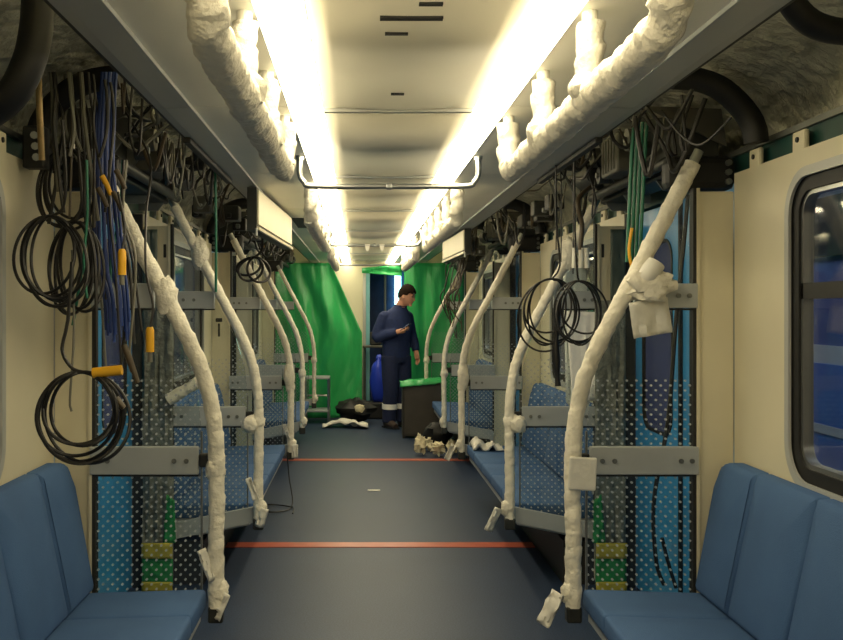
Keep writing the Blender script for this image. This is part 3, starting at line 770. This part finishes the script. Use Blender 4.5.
# ------------------------------------------------------------------ loose cables, each laid clear of what is already there
from mathutils.bvhtree import BVHTree
_v = []; _f = []
for o in col.objects:
    if o.type == 'MESH' and 'floor' not in o.name:
        k0 = len(_v); _v += [v.co.copy() for v in o.data.vertices]; _f += [tuple(i + k0 for i in p.vertices) for p in o.data.polygons]
SOLID = BVHTree.FromPolygons(_v, _f); LAID = []
CNAME = {'black_cable': 'black', 'brown_cable': 'brown', 'grey_cable': 'grey', 'green_cable': 'green', 'blue_cable': 'blue'}
def lay(name, gen, label, group, tries=60):
    for _ in range(tries):
        pts, r, m = gen(); path = resample(smooth_path(pts, 10), .02)
        mb = MB().tube(path, r, 6); tree = BVHTree.FromPolygons(mb.v, mb.f)
        if SOLID.overlap(tree) or any(t.overlap(tree) for t in LAID): continue
        LAID.append(tree); c = CNAME[m.name]
        return tag(mb.build(name, m, None, smooth=True), label.format(c), 'cable', group.format(c))
def gen_blue():
    o = R.uniform(-1, 1); d = R.uniform(3.14, 3.40); q = R.uniform(-2, 2)
    return [P(108 + o * 9, 72, d), P(107 + o * 9, 88, d), P(105 + o * 10, 120, d), P(104 + o * 10, 170, d), P(107 + o * 13, 215, d), P(110 + o * 15, 265, d), P(116 + o * 12, 300 + q * 5, d), P(118 + o * 12, 335 + q * 8, d)], R.uniform(.004, .0062), M_cable_bl
for i in range(20): lay('blue_cable', gen_blue, 'bright {} cable in the bundle hanging beside the nearest left pole', '{} cable bundle')
def gen_hang():
    x = R.uniform(55, 118); d = R.uniform(3.10, 3.42)
    return [P(x - 6, max(72, 30 + x * .45), d), P(x - 4, 95, d), P(x + R.uniform(-6, 6), 130, d), P(x + R.uniform(-12, 12), R.uniform(150, 230), d)], R.uniform(.004, .007), R.choice([M_cable, M_cable, M_cable_br, M_cable_gr])
for i in range(18): lay('hanging_cable', gen_hang, 'thin {} cable hanging straight down beside the blue bundle at the left', '{} cables beside the blue bundle')
def gen_trail():
    x = R.uniform(84, 128); d = R.uniform(3.0, 3.4); x2 = x + R.uniform(-14, 14)
    return [P(x, 160, d), P(x + R.uniform(-6, 6), 215, d), P(x2, 260, d), P(x2 + R.uniform(-12, 12), R.uniform(290, 380), d)], R.uniform(.004, .006), R.choice([M_cable, M_cable, M_cable_gn, M_cable_gr])
for i in range(12): lay('hanging_cable', gen_trail, 'thin {} cable trailing below the blue bundle', '{} cables trailing below the blue bundle')
for s, side in SIDES:
    for i in range(46):
        def gen_loose():
            y = R.uniform(3.2, 10.5) if i > 20 else R.uniform(3.3, 5.0)
            x0 = R.uniform(.83, 1.05); x1 = R.uniform(.83, 1.15); z0 = R.uniform(2.12, 2.28); drop = R.uniform(.06, .30); dy = R.uniform(-.25, .5)
            return [Vector((s * x0, y, z0)), Vector((s * (x0 * .6 + x1 * .4) + R.uniform(-.04, .04), y + dy * .3, z0 - drop * .7)), Vector((s * (x0 * .4 + x1 * .6), y + dy * .6, z0 - drop)), Vector((s * x1, y + dy, z0 - R.uniform(0, .08)))], R.uniform(.004, .009), R.choice([M_cable, M_cable, M_cable, M_cable, M_cable_br, M_cable_gr])
        lay('loose_cable', gen_loose, 'thin {} cable slung in the roof cavity above the %s benches' % side, '{} cables in the %s roof cavity' % side)
def gen_far():
    x = R.uniform(444, 464); d = R.uniform(8.4, 9.8)
    return [Vector((.92, d, 2.26)), P(x + R.uniform(0, 10), 262, d), P(x + R.uniform(-6, 6), 285, d), P(x - R.uniform(-2, 12), 298, d), P(x - R.uniform(-4, 8), R.uniform(300, 340), d)], .006, R.choice([M_cable, M_cable, M_cable_br])
for i in range(14): lay('far_cable', gen_far, 'tangled {} cable hanging behind the far right poles', '{} far right tangled cables')

# ------------------------------------------------------------------ film and scraps
def sheet(name, poly_fn, m, label, cat, nu=14, nv=18, th=.004, group=None):
    o = MB().grid(poly_fn, nu, nv).build(name, m, None, smooth=True, solid=th); tag(o, label, cat, group); return o
def quad(a, b, c, d, amp, f, seed, nrm=(0, 1, 0)):
    a, b, c, d = map(Vector, (a, b, c, d)); nrm = Vector(nrm)
    def fn(u, v):
        p = (a * (1 - u) + b * u) * (1 - v) + (d * (1 - u) + c * u) * v
        return p + nrm * amp * (noise.noise(Vector((u * f, v * f * .6, seed))) + .5 * noise.noise(Vector((u * f * 2.5, v * f * 1.4, seed + 5))))
    return fn
for s, side in SIDES:
    # bubble wrap and coloured scraps around the second screens' end panels
    t = thing('jamb_wrapping', f'bubble wrap and green scrap film taped around the {side} doorway post', 'wrapping', (s * 1.19, D2, 0), 'doorway post wrappings')
    MB().grid(quad((s * 1.095, D2 - .05, .02), (s * 1.255, D2 - .04, .02), (s * 1.255, D2 - .04, 1.50), (s * 1.095, D2 - .05, 1.50), .02, 7, 3 + s), 12, 40).build('bubble_wrap', M_bubble, t, smooth=True, solid=.006)
    MB().grid(quad((s * 1.18, D2 - .03, 1.50), (s * 1.258, D2 - .03, 1.50), (s * 1.258, D2 - .03, 1.87), (s * 1.18, D2 - .03, 1.87), .01, 5, 63 + s), 6, 14).build('dark_film', mat('dark_green_film', rgb(74, 86, 78), .4, var=.2), t, smooth=True, solid=.005)
    MB().grid(quad((s * 1.09, D2 - .08, .04), (s * 1.25, D2 - .075, .04), (s * 1.25, D2 - .075, .17), (s * 1.09, D2 - .08, .17), .012, 6, 13 + s), 8, 8).build('green_scrap', M_yg, t, smooth=True, solid=.004)
    MB().grid(quad((s * 1.09, D2 - .09, .17), (s * 1.25, D2 - .085, .17), (s * 1.25, D2 - .085, .25), (s * 1.09, D2 - .09, .25), .008, 6, 23 + s), 8, 6).build('yellow_tape', M_ytape, t, smooth=True, solid=.004)
    MB().grid(quad((s * 1.09, D2 - .09, .0), (s * 1.25, D2 - .085, .0), (s * 1.25, D2 - .085, .05), (s * 1.09, D2 - .09, .05), .008, 6, 33 + s), 8, 4).build('yellow_tape', M_ytape, t, smooth=True, solid=.004)
    MB().grid(quad((s * 1.075, D2 - .085, .25), (s * 1.14, D2 - .08, .25), (s * 1.12, D2 - .08, .50), (s * 1.08, D2 - .085, .47), .02, 6, 43 + s), 6, 10).build('green_scrap', M_yg, t, smooth=True, solid=.004)
sheet('plastic_sheet', quad(P(563, 262, 5.065), P(587, 270, 5.065), P(589, 428, 5.065), P(566, 402, 5.065), .014, 6, 8), mat('bright_white_film', rgb(244, 243, 238), .45, bump=.5, bscale=12), 'crumpled white plastic sheet hanging behind the second right screen', 'plastic sheet', group='white plastic sheets')
sheet('plastic_sheet', quad(P(566, 311, 4.995), P(598, 312, 4.995), P(601, 402, 4.995), P(572, 398, 4.995), .012, 6, 18), MATS['bright_white_film'], 'torn white plastic sheet between the bars of the second right screen', 'plastic sheet', group='white plastic sheets')
sheet('plastic_sheet', quad(P(164, 246, 5.35), P(175, 246, 5.35), P(175, 290, 5.35), P(164, 290, 5.35), .03, 4, 9), M_film, 'small white plastic sheet hanging at the second left window', 'plastic sheet', group='white plastic sheets')
# wrapped bar leaning behind the nearest left pole
o = MB().tube(resample([P(168, 400, 4.965), P(204, 379, 4.965)], .012), .03, 12, wrap_rf(91)).build('wrapped_bar', M_wrap, smooth=True)
tag(o, 'short white wrapped bar lying aslant above the second left screen bar', 'bar')
t = thing('door_key', 'small dark key hanging on the cream panel at the third left screen', 'key', P(219, 325, 7.3))
MB().rbox(P(219, 320, 7.3), (.05, .02, .03), .006).build('bow', M_dark, t); MB().rbox(P(219, 330, 7.3), (.016, .016, .10), .004).build('shank', M_dark, t)

# end film curtains
DF = 12.75
def film_left(u, v):
    xt = 275 + (333 - 275) * u; xb = 275 + (362 - 275) * u
    # right edge runs diagonally from the ceiling to mid height
    zt = 263; zb = 418
    yv = zt + (zb - zt) * v
    xr = 333 + (362 - 333) * min(1, max(0, (yv - 268) / 65))
    x = 275 + (xr - 275) * u
    fold = .022 * math.sin(u * 16 + 2.2 * noise.noise(Vector((v * 2, u * 2, 1)))) + .05 * noise.noise(Vector((u * 5, v * 3, 2))) + .02 * noise.noise(Vector((u * 14 + v * 9, v * 6, 5)))
    return P(x, yv, DF) + Vector((0, fold, 0))
sheet('plastic_curtain', film_left, M_greenfilm, 'green plastic sheet curtain covering the far end left of the doorway', 'plastic curtain', 40, 40, .004, 'green plastic curtains')
def film_right(u, v):
    x = 404 + 60 * u; yv = 263 + (405 - 263) * v
    return P(x, yv, DF) + Vector((0, 0.016 * math.sin(u * 20 + 2 * noise.noise(Vector((v * 2, u * 2, 4)))) + .05 * noise.noise(Vector((u * 5, v * 3, 7))), 0))
sheet('plastic_curtain', film_right, M_greenfilm, 'green plastic sheet curtain covering the far end right of the worker', 'plastic curtain', 30, 30, .004, 'green plastic curtains')
sheet('plastic_scrap', quad(P(362, 268, 12.9), P(402, 264, 12.9), P(402, 276, 12.9), P(362, 273, 12.9), .05, 4, 21), M_greenfilm, 'green film strip sagging over the end doorway top', 'plastic sheet', 14, 6)

# step stool, bags, cloths at the far end
t = thing('step_stool', 'pale metal step stool standing before the green curtain', 'step stool', (-.66, 12.4, 0))
for x in (-.82, -.52):
    for y in (12.25, 12.55): MB().cyl((x, y, 0), (x, y, .58), .016, 8).build('leg', M_metal, t)
for z in (.16, .58): MB().rbox((-.67, 12.4, z), (.33, .33, .03), .008).build('tread', M_bar, t)
MB().cyl((-.82, 12.25, .36), (-.52, 12.25, .36), .012, 8).build('crossbar', M_metal, t)
mb = MB(); blob(mb, (-.18, 12.25, .13), (.24, .17, .15), 3, .35, 20, 14)
tag(mb.build('black_bag', M_black, smooth=True), 'black bag slumped on the floor by the doorway post', 'bag')
mb = MB(); blob(mb, (-.12, 12.02, .22), (.06, .05, .045), 14, .5); tag(mb.build('paper_scrap', M_paper, smooth=True), 'crumpled paper scrap on top of the black bag', 'paper', 'paper scraps')
sheet('floor_cloth', lambda u, v: Vector((-.58 + .56 * u, 11.72 + .25 * v + .06 * math.sin(u * 5), .02 + max(0, .06 * noise.noise(Vector((u * 5, v * 4, 2))) + .05 * math.sin(u * 3.1)))), M_film, 'white cloth spread flat on the floor before the black bag', 'cloth', 18, 10, .01, 'white cloths')
t = thing('blue_sack', 'bright blue sack standing behind the worker', 'sack', (.14, 12.9, 0))
mb = MB(); blob(mb, (.14, 12.9, .49), (.13, .12, .30), 6, .2, 18, 16); mb.build('sack_body', M_bluebag, t, smooth=True)
MB().rbox((.14, 12.9, .11), (.34, .30, .22), .02).build('dark_crate', M_black, t)
mb = MB(); blob(mb, (.14, 12.9, .80), (.05, .05, .05), 8, .4); mb.build('sack_knot', M_bluebag, t, smooth=True)
tt = thing('equipment_trolley', 'grey trolley frame beside the end doorway behind the worker', 'trolley', (.0, 13.15, 0))
MB().rbox((.10, 13.2, .95), (.36, .2, .03), .006).build('shelf', M_equip, tt)
MB().rbox((.10, 13.2, 1.06), (.16, .16, .18), .02).build('machine', M_dark, tt)
for x in (-.05, .25): MB().cyl((x, 13.2, 0), (x, 13.2, .95), .015, 8).build('leg', M_steel, tt)
# dark cabinet with green film
t = thing('tool_cabinet', 'dark brown cabinet with green film over its top beside the worker', 'cabinet', (.58, 10.93, 0))
MB().rbox((.58, 10.95, .32), (.44, .18, .60), .008).build('body', M_box_dark, t)
MB().bb(.362, .385, 10.852, 10.862, 0, .62).build('front_edge', M_dark, t)
MB().bb(.388, .795, 10.850, 10.862, .05, .60).build('front_panel', M_box_dark, t)
MB().grid(lambda u, v: Vector((.335 + .48 * u, 10.82 + .26 * v, .635 + .035 * u + .02 * noise.noise(Vector((u * 6, v * 6, 1))) - (.05 * (1 - v / .15) if v < .15 else 0))), 16, 14).build('green_film', M_greenfilm, t, smooth=True, solid=.006)
# paper rubbish
for i, (x, y, c, d) in enumerate(((420, 447, 9.6, (.055, .05, .085)), (437, 450, 9.5, (.07, .05, .06)), (428, 441, 9.85, (.05, .05, .05)), (452, 444, 9.62, (.05, .05, .06)))):
    p = P(x, y, c); p.z = d[2] * .95 if i != 2 else .14
    mb = MB(); blob(mb, p, d, 80 + i, .75, 16, 12)
    tag(mb.build('paper_scrap', M_paper, smooth=True), 'crumpled cream paper scrap lying under the far right bench end', 'paper', 'crumpled paper under the bench')
mb = MB(); blob(mb, (.70, 10.15, .11), (.15, .16, .12), 95, .3, 16, 12); tag(mb.build('dark_sack', M_black, smooth=True), 'dark sack behind the crumpled papers under the far right bench', 'sack')
sheet('bench_cloth', lambda u, v: P(466 + 31 * u, 441, 7.05) * 0 + Vector((.70 + .22 * u, 6.95 + .28 * v, .435 + max(0, .07 * noise.noise(Vector((u * 4, v * 4, 6))) + .05 * math.exp(-((u - .2) / .15) ** 2)))), M_film, 'white cloth lying on the middle right bench by the third pole', 'cloth', 16, 12, .012, 'white cloths')
cable('floor_cable', [Vector((-.672, 7.25, .36)), Vector((-.655, 7.2, .2)), Vector((-.62, 7.05, .02)), Vector((-.70, 6.85, .01)), Vector((-.85, 6.9, .01)), Vector((-.80, 7.1, .01)), Vector((-.62, 7.0, .012)), Vector((-.60, 6.8, .01))], .005, M_cable, 'thin black cable curled on the floor below the middle left bench', None)
tag(MB().rbox((-.01 + CAMX + .13, 7.7, .004), (.10, .035, .006), .002).build('floor_scrap', M_film), 'tiny white scrap lying mid floor between the orange lines', 'scrap')

for o in list(col.objects):
    if o.name.split('.')[0] in ('black_bag', 'dark_sack') or (o.name.startswith('paper_scrap') and o['category'] == 'paper' and 'under' in o['label']):
        lo = min(v.co.z for v in o.data.vertices)
        for v in o.data.vertices: v.co.z += .002 - lo
# ------------------------------------------------------------------ worker
def fuse(mb, name, m, parent, voxel, smooth=4):
    """closed shapes melted into one continuous surface"""
    o = mb.build(name + '_raw', None)
    md = o.modifiers.new('fuse', 'REMESH'); md.mode = 'VOXEL'; md.voxel_size = voxel; md.use_smooth_shade = True
    sm = o.modifiers.new('soft', 'SMOOTH'); sm.factor = .5; sm.iterations = smooth
    dg = bpy.context.evaluated_depsgraph_get(); dg.update()
    nm = bpy.data.meshes.new_from_object(o.evaluated_get(dg)); bpy.data.objects.remove(o)
    nm.name = name; nm.materials.clear(); nm.materials.append(m)
    for p in nm.polygons: p.use_smooth = True
    q = bpy.data.objects.new(name, nm); col.objects.link(q); attach(q, parent); return q
FW = Vector((.52, -.85, 0)).normalized(); LF = Vector((-FW.y, FW.x, 0)); UP = Vector((0, 0, 1))
MAN = Vector((.33, 11.85, 0))
def J(f, l, u): return MAN + FW * f + LF * l + UP * u
man = thing('person', 'worker in navy sweater and trousers standing and looking at a phone', 'person', MAN)
def loft(mb, rings, seg=20):
    """rings: (f, l, u, half width, half depth) horizontal ellipses"""
    vs = []
    for (f, l, u, a, b) in rings:
        for k in range(seg):
            t_ = 2 * math.pi * k / seg; vs.append(J(f + b * math.cos(t_), l + a * math.sin(t_), u))
    n = len(rings)
    fs = [(i * seg + k, i * seg + (k + 1) % seg, (i + 1) * seg + (k + 1) % seg, (i + 1) * seg + k) for i in range(n - 1) for k in range(seg)]
    fs += [tuple(range(seg)), tuple((n - 1) * seg + k for k in range(seg))]
    mb.add(vs, fs)
def limb(mb, pts, rads, seg=14):
    P_ = smooth_path(pts, 5); n = len(P_); acc = [0]
    for a, b in zip(P_, P_[1:]): acc.append(acc[-1] + (b - a).length)
    def rf(L, a):
        i = min(range(n), key=lambda q: abs(acc[q] - L)); t_ = i / 5; k = min(int(t_), len(rads) - 2); return rads[k] + (rads[k + 1] - rads[k]) * (t_ - k)
    mb.tube(P_, 1.0, seg, rf)
# head: turned to the right and bowed towards the phone
HF = (Vector((.86, -.50, -.30))).normalized(); HL = UP.cross(HF).normalized(); HU = HF.cross(HL).normalized()
HC = J(.10, .0, 1.625) + Vector((.075, -.02, 0))
def H(f, l, u): return HC + HF * f + HL * l + HU * u
b = MB()
def headfn(u, v):
    th = 2 * math.pi * u; ph = math.pi * v
    f = math.sin(ph) * math.cos(th); l = math.sin(ph) * math.sin(th); z = math.cos(ph)
    w_ = .079; dp = .100
    if z < 0: w_ *= 1 - .30 * z * z; dp *= 1 - .12 * z * z
    fo = f * dp + (.022 * max(0, -z) if f > 0 else .012 * min(0, z))
    return H(fo, l * w_, z * .122)
b.grid(headfn, 28, 20)
blob(b, H(.104, 0, -.018), (.017, .014, .024), 1, 0, 10, 8)        # nose
blob(b, H(.096, 0, .004), (.010, .010, .026), 1, 0, 10, 8)
blob(b, H(.088, 0, -.062), (.014, .026, .009), 1, 0, 10, 8)         # lips
blob(b, H(.080, 0, -.100), (.022, .030, .018), 1, 0, 10, 8)         # chin
for sg in (-1, 1): blob(b, H(-.002, sg * .080, -.012), (.020, .010, .032), 1, 0, 10, 8)
limb(b, [J(.0, 0, 1.38), J(.05, .02, 1.48), H(-.02, 0, -.05)], [.070, .062, .058])
loft(b, [(0, 0, .84, .15, .10), (0, 0, .95, .155, .105), (0, 0, 1.08, .14, .10), (.01, 0, 1.28, .16, .105), (.0, 0, 1.37, .13, .08), (0, 0, 1.45, .07, .06)])
hands = []
for sg in (-1, 1):
    limb(b, [J(0, sg * .085, .86), J(.015, sg * .09, .48), J(-.01, sg * .095, .09)], [.085, .058, .042])
    limb(b, [J(-.05, sg * .10, .05), J(.12, sg * .105, .04)], [.035, .03])
    if sg < 0: E_, W_ = J(-.04, -.255, 1.12), J(.20, -.115, 1.185); dirv = (FW * .80 + LF * .55 + UP * .22).normalized(); out = UP
    else: E_, W_ = J(-.04, .255, 1.13), J(.07, .25, .93); dirv = (FW * .3 - UP * .95).normalized(); out = -LF
    limb(b, [J(0, sg * .14, 1.37), E_, W_], [.050, .042, .030])
    sd = dirv.cross(out).normalized(); up2 = sd.cross(dirv).normalized()
    limb(b, [W_, W_ + dirv * .05, W_ + dirv * .095], [.030, .033, .030])
    for o_ in (-.02, .02): limb(b, [W_ + dirv * .02 + sd * o_ * .5, W_ + dirv * .095 + sd * o_], [.020, .017])
    curl = .9 if sg < 0 else .45
    for o_, ln in ((-.030, .064), (-.010, .076), (.010, .072), (.030, .056)):
        p0 = W_ + dirv * .09 + sd * o_; p1 = p0 + dirv * ln * .5 + sd * o_ * .15
        p2 = p1 + (dirv * math.cos(curl) + up2 * math.sin(curl)) * ln * .35; p3 = p2 + (dirv * math.cos(curl * 1.7) + up2 * math.sin(curl * 1.7)) * ln * .3
        limb(b, [p0, p1, p2, p3], [.0095, .009, .0085, .0075], 8)
    tp = W_ + dirv * .035 - sd * .026
    limb(b, [tp, tp + dirv * .03 - sd * .022 + up2 * .012, tp + dirv * .062 - sd * .018 + up2 * .03], [.013, .011, .009], 8)
    hands.append((W_, dirv, sd, up2))
body = fuse(b, 'body', M_skin, man, .0055, 3)
for sg in (-1, 1):
    mb = MB(); blob(mb, H(.089, sg * .031, .012), (.010, .013, .008), 2, .0, 10, 8); mb.build('eye', M_dark, man, smooth=True)
    mb = MB(); blob(mb, H(.094, sg * .032, .034), (.007, .020, .005), 2, .0, 10, 8); mb.build('eyebrow', M_hair, man, smooth=True)
mb = MB(); blob(mb, H(.099, 0, -.062), (.008, .022, .005), 2, 0, 8, 6); mb.build('mouth', mat('lips', rgb(160, 92, 84), .5), man, smooth=True)
def hair(u, v):
    th = 2 * math.pi * u; f = math.cos(th)
    lim = .36 + .31 * (.5 - .5 * f) + .03 * math.sin(th * 9)            # shorter over the forehead
    ph = math.pi * lim * v; k = 1.09 + .05 * noise.noise(Vector((math.cos(th) * 3, math.sin(th) * 3, v * 6)))
    return H(-.004 + .100 * math.sin(ph) * f * k, .080 * math.sin(ph) * math.sin(th) * k, .010 + .118 * math.cos(ph) * k)
MB().grid(hair, 32, 14).build('hair', M_hair, man, smooth=True, solid=.012)
# sweater
b = MB()
loft(b, [(0, 0, .86, .185, .130), (0, 0, .92, .19, .135), (0, 0, 1.05, .188, .138), (.015, 0, 1.22, .200, .145), (.01, 0, 1.34, .205, .135), (.01, .01, 1.42, .165, .115), (.03, .02, 1.47, .105, .09), (.05, .03, 1.505, .080, .078)])
for sg in (-1, 1): blob(b, J(0, sg * .165, 1.372), (.070, .072, .070), 1, 0, 14, 10)
limb(b, [J(0, -.17, 1.385), J(-.04, -.26, 1.12), J(.08, -.19, 1.15), J(.195, -.118, 1.184)], [.072, .068, .060, .046])
limb(b, [J(0, .17, 1.385), J(-.04, .26, 1.13), J(.02, .258, 1.04), J(.065, .25, .94)], [.072, .066, .058, .046])
fuse(b, 'sweater', M_navy, man, .012, 3)
MB().tube([J(.052 + .074 * math.cos(t_ * math.pi / 10), .03 + .074 * math.sin(t_ * math.pi / 10), 1.503 + .006 * math.cos(t_ * math.pi / 10 + 3)) for t_ in range(21)], .010, 8).build('collar', M_navy2, man, smooth=True)
# trousers
b = MB()
loft(b, [(0, 0, .80, .165, .125), (0, 0, .86, .178, .13), (0, 0, .95, .172, .125), (0, 0, 1.0, .165, .12)])
for sg in (-1, 1): limb(b, [J(0, sg * .085, .88), J(.01, sg * .095, .66), J(.02, sg * .098, .46), J(.0, sg * .10, .26), J(-.01, sg * .10, .07)], [.118, .108, .094, .088, .086])
fuse(b, 'trousers', M_navy2, man, .012, 3)
for sg in (-1, 1):
    MB().tube([J(0, sg * .10, .235), J(.001, sg * .10, .265), J(.003, sg * .10, .30)], .094, 18).build('reflective_band', M_reflect, man, smooth=True)
    b = MB(); limb(b, [J(-.075, sg * .105, .05), J(0, sg * .107, .06), J(.09, sg * .112, .05), J(.165, sg * .118, .035)], [.042, .05, .047, .034])
    sh = b.build('shoe', M_shoe, man, smooth=True)
    MB().prism([J(f, sg * .11 + l, 0) for f, l in ((-.11, -.035), (.10, -.045), (.19, -.02), (.19, .03), (.10, .05), (-.11, .035))], (0, 0, .022)).build('sole', M_dark, sh)
W_, dirv, sd, up2 = hands[0]
ph_c = W_ + dirv * .115 + up2 * .033
t = thing('phone', "slim phone held up in the worker's hand", 'phone', ph_c)
rotm = Matrix((sd, dirv, up2)).transposed() @ Matrix.Rotation(.35, 3, 'X')
MB().rbox(ph_c, (.070, .145, .010), .004, 2, rotm).build('case', M_phone, t)
MB().rbox(ph_c + rotm @ Vector((0, 0, .0055)), (.062, .13, .002), .0009, 1, rotm).build('screen', mat('phone_screen', rgb(150, 165, 190), .2, emit=((.7, .8, 1, 1), .6)), t)
